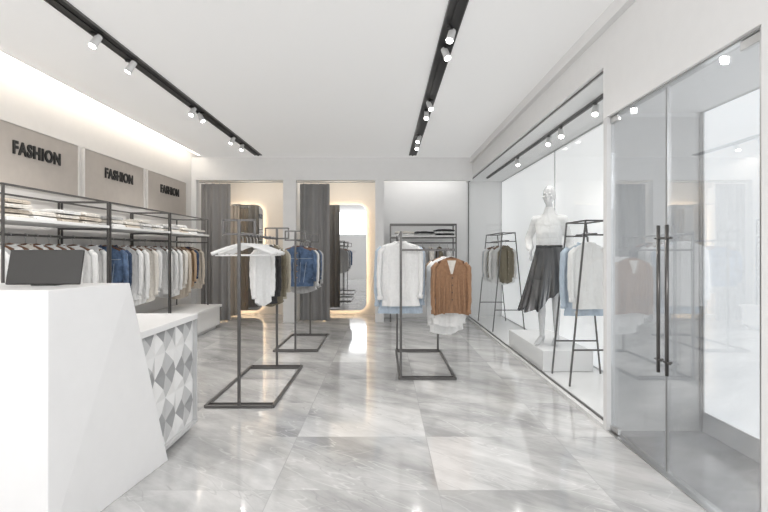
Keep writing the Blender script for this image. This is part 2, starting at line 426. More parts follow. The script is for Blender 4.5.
# ------------------------------------------------------------------ garments
def sgn(v): return -1 if v < 0 else 1
def ring(hw, hd, z, n, amp, ph, k, t=0):
    r = []
    for j in range(n):
        a = 2 * PI * j / n
        x = hw * sgn(math.cos(a)) * abs(math.cos(a)) ** .85
        y = hd * sgn(math.sin(a)) * abs(math.sin(a)) ** .75
        y += amp * (math.sin(x * k + ph) + .45 * math.sin(x * k * 2.1 + ph * 2 + z * 4))
        x += amp * .8 * math.sin(z * 15 + ph + sgn(x))
        r.append((x, y, z))
    return r
def make_garment(kind, m, W=.40, L=.72, T=.07, seed=0, name='garment', m2=None):
    rnd = random.Random(seed * 17 + 3)
    r = empty(name)
    ph = rnd.random() * 6; k = 20 + rnd.random() * 12
    m2 = m2 or m; N = 72
    top = -.088
    prof = [(top, .058, .045, 0), (top - .012, .08, .046, 0), (top - .025, .115, .040, .001), (top - .045, W / 2 - .045, .034, .001), (top - .07, W / 2 - .012, .031, .002),
            (top - .11, W / 2 + .002, T / 2, .002)]
    z0 = prof[-1][0]; zb = -L; n = 12
    for i in range(1, n + 1):
        t = i / n
        hw = W / 2 * (1 - .04 * math.sin(t * PI) + (.06 if kind in ('blouse', 'shirt') else 0) * t)
        if kind == 'jacket' and i >= n - 1: hw *= .96
        prof.append((z0 + (zb - z0) * t, hw, T / 2 * (1 + .2 * t), .003 + (.012 * t if kind != 'jacket' else .004 * t)))
    rings = [ring(hw, hd, z, N, amp, ph + z * 1.6, k) for i, (z, hw, hd, amp) in enumerate(prof)]
    if kind in ('shirt', 'blouse', 'cardigan'):
        q = .045 if kind != 'cardigan' else -.03
        rings[-1] = [(x, y, z - q * math.cos(min(1, abs(x) / (W / 2)) * PI / 2) + .02 * (q > 0)) for x, y, z in rings[-1]]
    MB().loft(rings).build('body', m, r, True)
    fy = -T / 2 * 1.12 - .009
    for s in (-1, 1):
        sl = -L * (.90 if kind != 'tee' else .45) + rnd.uniform(-.02, .02)
        if kind == 'cardigan': sl = -L * .97
        e = rnd.uniform(-.008, .012) - (.012 if kind == 'cardigan' else 0)
        pts = [(s * (W / 2 - .035), 0, top - .050), (s * (W / 2 + .006), 0, top - .10), (s * (W / 2 + .016 + e), -.006, (top - .1) * .6 + sl * .4), (s * (W / 2 + .018 + e), -.014, (top - .1) * .25 + sl * .75), (s * (W / 2 + .006 + e), -.016, sl)]
        pp = []; rr = []
        rad = [.036, .046, .042, .037, .031]
        for a in range(4):
            for q in range(5):
                t = q / 5; pp.append([pts[a][c] * (1 - t) + pts[a + 1][c] * t for c in range(3)])
                rr.append((rad[a] * (1 - t) + rad[a + 1] * t) * (1 + .06 * math.sin(q * 2.1 + a * 2.7 + ph + s)))
        pp.append(pts[4]); rr.append(rad[4])
        MB().tube(pp, .04, 16, radii=rr, flat=.66).build('sleeve', m, r, True)
        MB().tube([(pts[4][0], pts[4][1], sl + .035), (pts[4][0], pts[4][1], sl - .005)], .032, 16, flat=.66).build('cuff', m2, r, True)
        if kind == 'jacket':
            MB().tube([(pts[4][0], pts[4][1], sl + .040), (pts[4][0], pts[4][1], sl + .036)], .0335, 16, flat=.68).build('cuff_stitching', M['stitch'], r, True)
    if kind in ('knit', 'tee', 'blouse'):
        pts = [(.062 * math.cos(a), .046 * math.sin(a), top + .004 - .014 * (math.sin(a) < 0) * -math.sin(a)) for a in [2 * PI * i / 20 for i in range(21)]]
        MB().tube(pts, .009, 8).build('neckband', m2, r, True)
        if kind == 'knit':
            MB().loft([ring(W / 2 * 1.0, T / 2 * 1.26, -L + .05, N, .013, ph - L * 1.6, k), ring(W / 2 * .97, T / 2 * 1.2, -L - .005, N, .012, ph - L * 1.6, k)]).build('hem_band', m2, r, True)
    if kind in ('shirt', 'jacket'):
        for s in (-1, 1):
            b = MB(); i0 = [(s * .004, -.050, top - .035), (s * .055, -.055, top - .075 - (.02 if kind == 'jacket' else 0)), (s * .082, -.02, top - .005), (s * .05, .01, top + .022), (s * .035, -.03, top + .012)]
            i1 = [(x, y + .006, z - .003) for x, y, z in i0]
            b.loft([i0, i1], True, True).build('collar_flap', m2, r)
        MB().box(-.014, .014, fy - .004, fy + .008, -L + .02, top - .04).build('placket', m2, r, bevel=.002)
        bb = M['brass'] if kind == 'jacket' else M['button']
        for q in range(5):
            z = top - .08 - q * (L - .2) / 5
            MB().tube([(0, fy - .003, z), (0, fy - .009, z)], .007, 10).build('button', bb, r)
    if kind == 'jacket':
        for s in (-1, 1):
            MB().box(s * .085 - .042, s * .085 + .042, fy - .006, fy + .008, top - .20, top - .155).build('pocket_flap', m2, r, bevel=.003)
            MB().box(s * .085 - .036, s * .085 + .036, fy - .003, fy + .010, top - .29, top - .19).build('pocket', m, r, bevel=.003)
            MB().tube([(s * .045, fy - .003, top - .20), (s * .035, fy - .005, -L + .05)], .003, 6).build('seam', M['stitch'], r)
            MB().tube([(s * .12, fy - .002, top - .20), (s * .085, fy - .005, -L + .05)], .003, 6).build('seam', M['stitch'], r)
            MB().tube([(s * .014, fy - .005, top - .06), (s * .014, fy - .005, -L + .03)], .0022, 6).build('seam', M['stitch'], r)
        MB().tube([(-W / 2 + .02, fy + .004, top - .15), (0, fy - .004, top - .15), (W / 2 - .02, fy + .004, top - .15)], .003, 6).build('yoke_seam', M['stitch'], r)
        MB().loft([ring(W / 2 * .985, T / 2 * 1.32, -L + .05, N, .006, ph - L * 1.6, k), ring(W / 2 * .97, T / 2 * 1.3, -L - .005, N, .006, ph - L * 1.6, k)]).build('waistband', m2, r, True)
    if kind == 'cardigan':
        b = MB(); v = [(-.045, fy + .001, top - .02), (.045, fy + .001, top - .02), (.010, fy - .003, top - .16), (-.010, fy - .003, top - .16)]
        b.loft([v, [(x, y + .012, z) for x, y, z in v]], True, True).build('inner_lining', M['f_cream'], r)
        for s in (-1, 1):
            lp = [(s * .056, fy + .008, top + .006), (s * .075, fy - .003, top - .07), (s * .045, fy - .008, top - .12), (s * .006, fy - .008, top - .18), (s * .030, fy - .009, top - .08)]
            MB().loft([lp, [(x, y + .006, z) for x, y, z in lp]], True, True).build('lapel', m2, r)
            MB().tube([(s * .006, fy - .005, top - .18), (s * .014, fy - .008, -L * .6), (s * .028, fy - .010, -L + .03)], .010, 8, flat=.6).build('front_edge', m2, r, True)
            for q in (.07, .12):
                MB().tube([(s * q, fy + .004, top - .14), (s * (q + .005), fy - .004, -L * .6), (s * (q + .012), fy - .006, -L + .02)], .010, 8, radii=[.003, .010, .013], flat=.6).build('drape_fold', m, r, True)
        for q in range(4):
            z = top - .20 - q * .075; MB().tube([(.004, fy - .010, z), (.004, fy - .018, z)], .008, 10).build('button', M['dbutton'], r)
    return r
def make_hanger(m, W=.38, lower=False, th=1.0):
    r = empty('clothes_hanger')
    R = .0165
    pts = [(R * math.cos(a), 0, R * math.sin(a)) for a in [math.radians(d) for d in range(-25, 215, 20)]]
    pts += [(-.008, 0, -.022), (0, 0, -.03), (0, 0, -.08)]
    MB().tube(pts, .003, 8).build('hook', M['steel'], r, True)
    sh = []; rr = []
    for i in range(13):
        t = -1 + 2 * i / 12
        sh.append((t * W / 2, -.012 * abs(t) ** 2, -.078 - .055 * th * abs(t) ** 1.3)); rr.append((.008 + .006 * abs(t)) * (1 + (th - 1) * .3))
    MB().tube(sh, .01, 10, radii=rr).build('shoulder_bar', m, r, True)
    if lower:
        MB().tube([(-W / 2 + .03, -.01, -.078 - .055 * th - .012), (W / 2 - .03, -.01, -.078 - .055 * th - .012)], .006, 8).build('trouser_bar', m, r, True)
    return r
protos = {}
CN = dict(f_white='white', f_cream='cream', f_beige='beige', f_tan='tan', f_brown='caramel brown', f_denim='blue denim', f_ddenim='dark denim', f_grey='light grey', f_char='charcoal', f_olive='olive brown', f_khaki='khaki', f_blue='pale blue')
KN = dict(shirt=('shirt', 'collared shirt'), knit=('jumper', 'jumper'), tee=('t_shirt', 'short-sleeved top'), blouse=('blouse', 'blouse'), jacket=('jacket', 'jacket'), cardigan=('cardigan', 'buttoned cardigan'))
GC = dict(shirt='shirt', knit='jumper', tee='top', blouse='blouse', jacket='jacket', cardigan='cardigan')
def garment(kind, fk, loc, where, rz=0, W=.40, L=.72, T=.07, seed=0, group=None, hang='wood', m2=None):
    key = (kind, fk, W, L, T, seed)
    if key in protos: g = copy_tree(protos[key])
    else:
        g = make_garment(kind, M[fk], W, L, T, seed, KN[kind][0], M[m2] if m2 else None); protos[key] = g
    g.location = loc; g.rotation_euler = (0, 0, rz)
    tag(g, f'{CN[fk]} {KN[kind][1]}, {where}', GC[kind], group)
    hk = ('h', hang, W)
    if hk in protos: h = copy_tree(protos[hk])
    else:
        h = make_hanger(M[{'wood': 'wood', 'white': 'white_metal'}[hang]], W - .08); protos[hk] = h
    h.location = loc; h.rotation_euler = (0, 0, rz)
    tag(h, f'{"brown" if hang == "wood" else "white"} hanger of the {GC[kind]}, {where}', 'hanger', (group or 'garments') + ' hangers')
    return g
oname = ['first', 'second', 'third', 'fourth', 'fifth', 'sixth', 'seventh', 'eighth', 'ninth', 'tenth', 'eleventh', 'twelfth']
W0 = [('knit', 'f_white'), ('shirt', 'f_white'), ('blouse', 'f_white'), ('shirt', 'f_cream'), ('knit', 'f_white'), ('blouse', 'f_white'), ('shirt', 'f_white'), ('knit', 'f_white')]
W1 = [('knit', 'f_white'), ('jacket', 'f_denim'), ('jacket', 'f_ddenim'), ('shirt', 'f_white'), ('blouse', 'f_white'), ('shirt', 'f_cream'), ('blouse', 'f_white')]
W2 = [('shirt', 'f_white'), ('knit', 'f_white'), ('shirt', 'f_white'), ('blouse', 'f_cream'), ('shirt', 'f_beige'), ('knit', 'f_tan'), ('jacket', 'f_ddenim'), ('knit', 'f_beige')]
offs = [[.10, .26, .42, .62, .76, .94, 1.10, 1.32], [.10, .38, .53, .80, .96, 1.18, 1.36], [.12, .28, .46, .66, .82, 1.0, 1.18, 1.36]]
for ui, lst in enumerate((W0, W1, W2)):
    for i, (kd, fk) in enumerate(lst):
        y = units[ui] + offs[ui][i]
        L = {'jacket': .70, 'shirt': .80, 'knit': .70, 'blouse': .76}[kd] + .05 * ((i * 5) % 3 - 1)
        W_ = .38 + .02 * (i % 2)
        if ui == 1 and i == 0: W_ = .30
        if ui == 1 and i == 1: W_ = .42
        garment(kd, fk, (-3.2, y, 1.44), f'{oname[i]} from the near end of the {unames[ui]}', rz=random.uniform(-.04, .26), W=W_, L=L, T=.09, seed=(i % 3), group=f'garments on the {unames[ui]}')

# folded clothes
def make_folded(m, seed, sx=.36, sy=.29, h=.036):
    rnd = random.Random(seed); r = empty('folded_garment')
    b = MB(); t = h * .46; n = 16
    prof = []
    for i in range(9):
        a = PI / 2 + PI * i / 8; prof.append((-sy / 2 + h / 2 + math.cos(a) * h / 2, h / 2 + math.sin(a) * h / 2))
    prof.append((sy / 2, 0)); prof.append((sy / 2, t)); prof.append((-sy / 2 + h * .7, t + .001)); prof.append((-sy / 2 + h * .7, h - t)); prof.append((sy / 2 - .006, h - t)); prof.append((sy / 2 - .004, h))
    rings = []
    for k in range(n + 1):
        x = -sx / 2 + sx * k / n; e = (abs(x) / (sx / 2)) ** 6
        rings.append([(x, y * (1 - .05 * e) + .006 * math.sin(k * 1.1 + seed * 2), z * (1 - .35 * e) + (z > .001) * .0025 * math.sin(k * .9 + seed * 2 + y * 18)) for y, z in prof])
    b.loft(rings, True, True).build('body', m, r)
    pts = [(.06 * math.cos(a), -.02 + .05 * math.sin(a), h + .002) for a in [PI + PI * i / 10 for i in range(11)]]
    MB().tube(pts, .005, 6).build('neckband', m, r, True)
    return r
fprotos = {}
def folded(fk, seed, loc, rz, label, group):
    key = (fk, seed)
    o = copy_tree(fprotos[key]) if key in fprotos else make_folded(M[fk], seed)
    fprotos.setdefault(key, o); o.location = loc; o.rotation_euler = (0, 0, rz); tag(o, label, 'folded clothes', group)
lay = {1: ['only one'], 2: ['bottom one', 'top one'], 3: ['bottom one', 'middle one', 'top one'], 4: ['bottom one', 'second lowest', 'third lowest', 'top one']}
shelfset = [[('f_cream', 'f_beige', 'f_cream', 'f_beige'), ('f_white', 'f_cream'), ('f_beige', 'f_cream', 'f_white'), ('f_cream', 'f_beige', 'f_cream')],
            [('f_white', 'f_cream', 'f_grey'), ('f_beige', 'f_cream'), ('f_grey', 'f_white', 'f_cream'), ('f_cream', 'f_white')],
            [('f_cream', 'f_grey'), ('f_beige', 'f_cream', 'f_white'), ('f_white', 'f_cream'), ('f_grey', 'f_cream')]]
for ui, st in enumerate(shelfset):
    for si, items in enumerate(st):
        for k, fk in enumerate(items):
            folded(fk, (k + si) % 3, (-3.15 + random.uniform(-.02, .02), units[ui] + .22 + si * .35, 1.571 + k * .040), random.uniform(-.10, .10),
                   f'{CN[fk]} folded garment, {lay[len(items)][k]} of the {oname[si]} pile on the {unames[ui]}', 'folded clothes on the wall shelves')

# ------------------------------------------------------------------ floor racks
RZ = 1.44
def base_frame(r, x0, x1, y0, y1):
    for y in (y0, y1): MB().box(x0, x1, y - .012, y + .012, 0, .024).build('foot_bar', M['metal'], r, bevel=.002)
    for x in (x0, x1): MB().box(x - .012, x + .012, y0, y1, 0, .024).build('side_bar', M['metal'], r, bevel=.002)
def floor_rack(x, y0, y1, label):
    L = y1 - y0; r = tag(empty('floor_clothes_rack', (x, y0, 0)), label, 'clothes rack')
    base_frame(r, -.28, .28, 0, L)
    for y in (.09, L - .09): MB().box(-.27, .27, y - .009, y + .009, .002, .020).build('inner_foot_bar', M['metal'], r, bevel=.002)
    for y in (0, L):
        MB().box(-.012, .012, y - .012, y + .012, .02, 1.56).build('post', M['metal'], r, bevel=.002)
        MB().box(-.13, .13, y - .008, y + .008, RZ - .008, RZ + .008).build('cross_bar', M['metal'], r, bevel=.002)
        for s in (-1, 1): MB().box(s * .13 - .008, s * .13 + .008, y - .008, y + .008, RZ - .008, 1.56).build('side_post', M['metal'], r)
        MB().box(-.13, .13, y - .008, y + .008, 1.547, 1.563).build('top_cap', M['metal'], r)
    MB().tube([(0, 0, RZ), (0, L, RZ)], .0115, 12).build('hanging_rail', M['metal'], r, True)
    return r
X2 = -1.14
floor_rack(-1.2, 4.24, 5.74, 'tall dark metal floor rack nearest the counter with empty white hangers')
floor_rack(X2, 6.59, 7.92, 'dark metal floor rack behind the nearest one, carrying denim jackets')
h = make_hanger(M['white_metal'], .52, True, 1.6); h.location = (-1.2, 4.36, RZ); h.rotation_euler = (0, 0, .12); tag(h, 'wide white empty hanger at the front of the nearest floor rack', 'hanger')
for k, (y, rz, lb) in enumerate(((4.50, -.12, 'white empty hanger just behind the frontmost empty hanger'), (4.62, .2, 'white empty hanger, third from the front of the nearest floor rack'), (4.74, .05, 'white empty hanger, fourth from the front of the nearest floor rack'), (4.86, -.1, 'white empty hanger, fifth from the front of the nearest floor rack'))):
    h2 = copy_tree(h); h2.location = (-1.2, y, RZ); h2.rotation_euler = (0, 0, rz); tag(h2, lb, 'hanger')
g1 = 'garments on the nearest floor rack'
for i, (kd, fk, y, rz, L, W) in enumerate((('blouse', 'f_white', 5.06, 1.0, .66, .22), ('knit', 'f_char', 5.23, .9, .68, .27), ('shirt', 'f_olive', 5.40, .75, .7, .30), ('knit', 'f_khaki', 5.56, .6, .66, .32))):
    garment(kd, fk, (-1.2, y, RZ), f'{oname[i]} of the row on the nearest floor rack', rz, W=W, L=L, T=.05, group=g1, hang='white')
g2 = 'garments on the second floor rack'
for i, (kd, fk, y, rz, L) in enumerate((('jacket', 'f_denim', 6.74, .05, .60), ('jacket', 'f_ddenim', 6.90, .05, .60), ('shirt', 'f_grey', 7.06, .1, .7), ('blouse', 'f_white', 7.22, .1, .7), ('knit', 'f_char', 7.38, 0, .68), ('jacket', 'f_denim', 7.54, 0, .62), ('shirt', 'f_grey', 7.70, .1, .7))):
    garment(kd, fk, (X2, y, RZ), f'{oname[i]} from the front of the second floor rack', rz, W=.44 if i == 0 else .38, L=L, group=g2)

# centre double rack
r = tag(empty('floor_clothes_rack', (.43, 5.16, 0)), 'dark metal double floor rack in the centre with a brown cardigan', 'clothes rack')
base_frame(r, -.27, .29, 0, 1.5)
for y in (.09, 1.41): MB().box(-.26, .28, y - .009, y + .009, .002, .020).build('inner_foot_bar', M['metal'], r, bevel=.002)
for y in (0, 1.5): MB().box(-.272, -.248, y - .012, y + .012, .02, 1.50).build('post', M['metal'], r, bevel=.002)
MB().box(.258, .282, 1.488, 1.512, .02, 1.33).build('post', M['metal'], r, bevel=.002)
MB().box(.258, .282, .0, 1.5, 1.304, 1.328).build('low_rail', M['metal'], r, bevel=.002)
MB().box(-.26, .27, 1.49, 1.51, 1.30, 1.32).build('cross_bar', M['metal'], r)
MB().box(-.26, .283, -.01, .01, 1.30, 1.32).build('cross_bar', M['metal'], r)
MB().tube([(-.26, 0, 1.475), (-.26, 1.5, 1.475)], .0115, 12).build('high_rail', M['metal'], r, True)
g3 = 'garments on the centre rack'
garment('knit', 'f_white', (.17, 5.30, 1.475), 'at the front of the high rail, centre floor rack', .05, W=.40, L=.74, T=.05, group=g3, hang='white')
garment('knit', 'f_blue', (.17, 5.43, 1.475), 'second on the high rail of the centre rack', .02, W=.46, L=.83, T=.05, group=g3, hang='white')
garment('blouse', 'f_white', (.17, 5.60, 1.475), 'third on the high rail of the centre rack', .1, W=.40, L=.80, group=g3)
garment('shirt', 'f_grey', (.17, 5.8, 1.475), 'fourth on the high rail of the centre rack', -.1, W=.40, L=.80, group=g3)
garment('knit', 'f_char', (.17, 6.0, 1.475), 'last on the high rail of the centre rack', .1, W=.40, L=.74, group=g3)
garment('cardigan', 'f_brown', (.70, 5.34, 1.31), 'at the front of the low rail, centre floor rack', .0, W=.35, L=.68, T=.07, seed=1, group=g3)
garment('shirt', 'f_white', (.70, 5.52, 1.31), 'behind the brown cardigan on the centre rack', .35, W=.38, L=.80, seed=2, group=g3, hang='white')
garment('blouse', 'f_white', (.70, 5.76, 1.31), 'third on the low rail of the centre rack', .6, W=.46, L=.92, seed=1, group=g3, hang='white')
garment('cardigan', 'f_tan', (.70, 6.05, 1.31), 'last on the low rail of the centre rack', .1, W=.35, L=.66, group=g3)

# back rack by the rear wall
r = tag(empty('back_clothes_rack', (.72, 9.58, 0)), 'dark metal clothes rack with shelf against the rear wall', 'clothes rack')
for x in (-.6, .6):
    for y in (-.2, .2): bar((x, y, 0), (x, y, 1.8)).build('post', M['metal'], r)
    bar((x, -.2, 1.79), (x, .2, 1.79)).build('end_bar', M['metal'], r); bar((x, -.2, 1.45), (x, .2, 1.45)).build('end_bar', M['metal'], r)
    bar((x, -.2, .06), (x, .2, .06)).build('foot_bar', M['metal'], r)
for y in (-.2, .2): bar((-.6, y, 1.79), (.6, y, 1.79)).build('top_rail', M['metal'], r); bar((-.6, y, 1.55), (.6, y, 1.55)).build('shelf_rail', M['metal'], r)
MB().box(-.59, .59, -.21, .21, 1.56, 1.585).build('shelf', M['board'], r, bevel=.002)
MB().tube([(-.6, 0, 1.45), (.6, 0, 1.45)], .0115, 12).build('hanging_rail', M['metal'], r, True)
for si, (x, items) in enumerate(((.38, ('f_white', 'f_cream')), (.75, ('f_grey', 'f_char')), (1.12, ('f_char', 'f_white', 'f_char')))):
    for k, fk in enumerate(items):
        folded(fk, k % 2, (x, 9.58, 1.587 + k * .040), random.uniform(-.05, .05), f'{CN[fk]} folded garment, {lay[len(items)][k]} of the {["left", "middle", "right"][si]} pile on the rear rack', 'folded clothes on the rear rack')
for i, (kd, fk) in enumerate((('shirt', 'f_white'), ('knit', 'f_char'), ('blouse', 'f_white'), ('shirt', 'f_grey'), ('blouse', 'f_cream'), ('shirt', 'f_olive'), ('knit', 'f_white'))):
    garment(kd, fk, (.26 + i * .155, 9.58, 1.45), f'{oname[i]} from the left end of the rear rack', PI / 2 + random.uniform(-.08, .08), W=.34, L=.68, group='garments on the rear rack')

# ------------------------------------------------------------------ window display
def trestle(x, y0, y1, label):
    L = y1 - y0; r = tag(empty('trestle_clothes_rack', (x, y0, .031)), label, 'clothes rack'); q = .0075
    for y in (0, L):
        for s in (-1, 1): bar((s * .25, y, 0), (s * .10, y, 1.56), q).build('leg', M['metal'], r)
        bar((-.105, y, 1.555), (.105, y, 1.555), q).build('top_bar', M['metal'], r)
        bar((-.215, y, .34), (.215, y, .34), q).build('brace', M['metal'], r)
        bar((-.115, y, 1.42), (.115, y, 1.42), q).build('cross_bar', M['metal'], r)
    for s in (-1, 1): bar((s * .10, 0, 1.555), (s * .10, L, 1.555), q).build('top_rail', M['metal'], r)
    MB().tube([(0, 0, 1.43), (0, L, 1.43)], .0105, 12).build('hanging_rail', M['metal'], r, True)
trestle(1.99, 4.80, 5.30, 'dark metal splayed-leg rack in the window display beside the glass doors')
trestle(1.96, 8.05, 9.3, 'dark metal splayed-leg rack at the far end of the window display')
g4 = 'garments on the near display rack'
garment('knit', 'f_white', (1.99, 4.98, 1.461), 'nearest the doors on the window display rack', .08, W=.33, L=.72, T=.05, group=g4, hang='white')
garment('knit', 'f_blue', (1.99, 5.10, 1.461), 'second from the doors on the window display rack', .05, W=.40, L=.80, T=.05, group=g4, hang='white')
g5 = 'garments on the far display rack'
for i, (kd, fk, y, W_, rz) in enumerate((('shirt', 'f_olive', 8.24, .28, .7), ('blouse', 'f_white', 8.44, .40, .1), ('shirt', 'f_olive', 8.60, .36, .05), ('blouse', 'f_white', 8.78, .44, .1), ('knit', 'f_blue', 8.96, .38, 0), ('shirt', 'f_white', 9.12, .36, .1))):
    garment(kd, fk, (1.96, y, 1.461), f'{oname[i]} from the front of the far window display rack', rz, W=W_, L=.66 + .03 * (i % 2), group=g5)
tag(MB().box(1.67, 2.2, 5.38, 6.85, .031, .25).build('display_plinth', M['counter'], bevel=.006), 'white rectangular plinth under the mannequin in the window display', 'plinth')

def remesh(mb, name, m, voxel, parent, it=4):
    o = mb.build('tmp', m)
    md = o.modifiers.new('r', 'REMESH'); md.mode = 'VOXEL'; md.voxel_size = voxel; md.use_smooth_shade = True
    sm = o.modifiers.new('s', 'SMOOTH'); sm.iterations = it; sm.factor = .5
    bpy.context.view_layer.update()
    me = bpy.data.meshes.new_from_object(o.evaluated_get(bpy.context.evaluated_depsgraph_get()))
    bpy.data.objects.remove(o)
    me.name = name; me.materials.clear(); me.materials.append(m)
    me.polygons.foreach_set('use_smooth', [True] * len(me.polygons))
    q = bpy.data.objects.new(name, me); C.objects.link(q); q.parent = parent
    return q
man = tag(empty('mannequin', (1.87, 5.8, .25), -.60), 'white standing female mannequin in white jumper and dark skirt on the plinth', 'mannequin')
b = MB()
b.chain([(0, 0, .90, .14, .105, .08), (0, 0, .97, .15, .11, .08), (0, -.005, 1.12, .105, .08, .08), (0, -.01, 1.27, .120, .088, .08), (0, 0, 1.38, .125, .072, .05), (0, .005, 1.43, .095, .050, .035), (0, .01, 1.47, .045, .046, .03), (0, .0, 1.58, .040, .043, .03)], .015)
for s in (-1, 1):
    b.ell((s * .055, -.070, 1.29), (.048, .040, .05))
    b.chain([(s * .10, .005, 1.415, .045, .040, .035), (s * .150, .01, 1.40, .036, .036, .036)])
b.ell((0, .008, 1.695), (.070, .090, .095), 28, 20); b.ell((0, -.028, 1.65), (.054, .060, .085), 28, 20); b.ell((0, -.058, 1.60), (.028, .028, .024), 18, 12)
b.chain([(0, -.090, 1.685, .008, .008, .01), (0, -.100, 1.652, .011, .013, .010)], .004)
b.ell((0, -.085, 1.622), (.020, .010, .006)); b.ell((0, -.083, 1.612), (.017, .010, .006))
for s in (-1, 1):
    b.ell((s * .069, .01, 1.665), (.008, .016, .028)); b.ell((s * .028, -.074, 1.695), (.020, .012, .008), 16, 10); b.ell((s * .040, -.052, 1.655), (.022, .028, .022), 16, 10)
for s, fy, kx in ((-1, -.05, -.02), (1, .03, .0)):
    b.chain([(s * .078, 0, .92, .080, .085, .08), (s * .078, fy * .4 - .01, .72, .068, .072, .05), (s * .074, fy * .7 - .015, .50, .046, .048, .05), (s * .072, fy + .01, .36, .046, .050, .05), (s * .070, fy + .015, .20, .033, .035, .04), (s * .070, fy + .02, .09, .025, .030, .03)], .012)
    b.chain([(s * .070, fy + .045, .07, .025, .027, .035), (s * .075, fy - .02, .065, .028, .033, .022), (s * .083, fy - .10, .022, .035, .033, .018), (s * .085, fy - .135, .016, .031, .026, .012)], .01)
    b.chain([(s * .070, fy + .055, .06, .016, .016, .02), (s * .070, fy + .058, .008, .010, .010, .008)], .01)
arms = {-1: [(-.155, .01, 1.40), (-.265, .07, 1.19), (-.175, -.12, 1.06)], 1: [(.155, .01, 1.40), (.220, .05, 1.14), (.245, -.06, .91)]}
for s, (p0, p1, p2) in arms.items():
    m1 = [(p0[i] + p1[i]) / 2 for i in range(3)]
    b.chain([(*p0, .036, .036, .036), (*m1, .033, .035, .034), (*p1, .028, .029, .029), (*[(p1[i] * .65 + p2[i] * .35) for i in range(3)], .029, .029, .029), (*p2, .019, .021, .021)], .01)
    d = (Vector(p2) - Vector(p1)).normalized(); d = (d + Vector((0, 0, -.5))).normalized()
    u = Vector((0, -1, 0)); u = (u - d * u.dot(d)).normalized()
    p = Vector(p2)
    pb = p + d * .08
    for w in (-.020, -.007, .007, .020): b.chain([(*(p + d * .01 + u * w * .6), .011, .011, .011), (*(pb + u * w), .010, .010, .010)], .006)
    nrm = d.cross(u) * (-s)
    for w, ln in ((-.025, .052), (-.0085, .068), (.0085, .072), (.026, .064)):
        a = pb + u * w; c1 = a + d * ln * .5 + nrm * .004 + u * w * .08; c2 = a + d * ln + nrm * .016 + u * w * .1
        b.chain([(*a, .0082, .0082, .0082), (*c1, .0078, .0078, .0078), (*c2, .0065, .0065, .0065)], .005)
    a = p + d * .03 + u * .020; b.chain([(*a, .010, .010, .010), (*(a + d * .03 + u * .020), .009, .009, .009), (*(a + d * .053 + u * .024), .0075, .0075, .0075)], .005)
remesh(b, 'body', M['skin'], .005, man, 5)
t = MB()
t.chain([(0, -.005, 1.08, .136, .118, .03), (0, -.01, 1.13, .144, .126, .06), (0, -.014, 1.25, .146, .136, .08), (0, -.006, 1.36, .150, .108, .075), (0, .004, 1.42, .128, .080, .06), (0, .008, 1.455, .080, .068, .05), (0, .004, 1.535, .054, .056, .02)], .012)
for s, (p0, p1, p2) in arms.items():
    def lp(f): return [(p1[i] * (1 - f) + p2[i] * f) for i in range(3)]
    t.chain([(s * .09, .005, 1.40, .070, .066, .064), (*p0, .056, .058, .056), (*[(p0[i] + p1[i]) / 2 for i in range(3)], .048, .051, .050), (*p1, .046, .047, .048), (*lp(.45), .046, .048, .047), (*lp(.75), .046, .048, .046), (*lp(.92), .030, .032, .032)], .010)
remesh(t, 'jumper', M['f_white'], .008, man, 3)
n = 192; rings = []
for k in range(20):
    t_ = k / 19; rg = []
    for j in range(n):
        a = 2 * PI * j / n
        pl = math.sin(a * 12 + .9 * math.sin(a * 3)) * .6 + .2 * math.sin(a * 24 + .8)
        rx = .138 + .15 * t_ ** .9; ry = .120 + .14 * t_ ** .9
        q = 1 + pl * (.015 + .12 * t_)
        hem = -.16 * math.cos(a - .3) + .06 * math.sin(3 * a) + .03 * pl
        z = 1.11 - (.60 + hem) * t_
        rg.append((rx * q * math.cos(a) - .04 * t_ * t_, ry * q * math.sin(a) - .02 * t_, z))
    rings.append(rg)
MB().loft(rings).build('skirt', M['skirt'], man, True)
MB().loft([[(.147 * math.cos(2 * PI * j / 32), .129 * math.sin(2 * PI * j / 32), z) for j in range(32)] for z in (1.07, 1.115)]).build('waistband', M['f_char'], man, True)

# ------------------------------------------------------------------ fitting rooms
def curtain(x0, x1, y, z0, z1, m, label, seed=0, pw=.12, amp=.055):
    w = x1 - x0; npl = max(3, round(w / pw)); nx = npl * 24; nz = 12
    b = MB(); rnd = random.Random(seed); phs = [rnd.uniform(-.6, .6) for _ in range(npl + 2)]
    for k in range(nz + 1):
        t = k / nz
        for i in range(nx + 1):
            u = i / nx; q = u * npl; pj = phs[int(q)] * (1 - (q % 1)) + phs[int(q) + 1] * (q % 1)
            sn = math.sin(2 * PI * q + pj * (1 + t))
            b.v.append((x0 + w * u + .006 * math.sin(q * 2.3 + t * 1.5 + seed), y + (amp + .008 * pj) * sn * (.8 + .2 * t), z1 + (z0 - z1) * t))
    for k in range(nz):
        for i in range(nx):
            a = k * (nx + 1) + i; b.f.append((a, a + nx + 1, a + nx + 2, a + 1))
    r = tag(empty('curtain', ((x0 + x1) / 2, y, z0)), label, 'curtain')
    c_ = (r.location.x, y, z0)
    b.v = [(p[0] - c_[0], p[1] - c_[1], p[2] - c_[2]) for p in b.v]
    b.build('fabric', m, r, True)
    hd = MB()
    for i in range(npl):
        hd.tube([(x0 - c_[0] + w * (i + .5) / npl, 0, z1 - z0 - .01), (x0 - c_[0] + w * (i + .5) / npl, 0, z1 - z0 + .035)], .006, 6)
    hd.build('glider', M['steel'], r)
curtain(-3.38, -2.83, 9.46, .02, 2.54, M['curtain'], 'taupe pleated curtain beside the left wall at the first fitting room', 1, .14, .032)
curtain(-1.56, -1.0, 9.46, .02, 2.54, M['curtain2'], 'dark grey pleated curtain of the middle fitting room', 2, .14, .032)
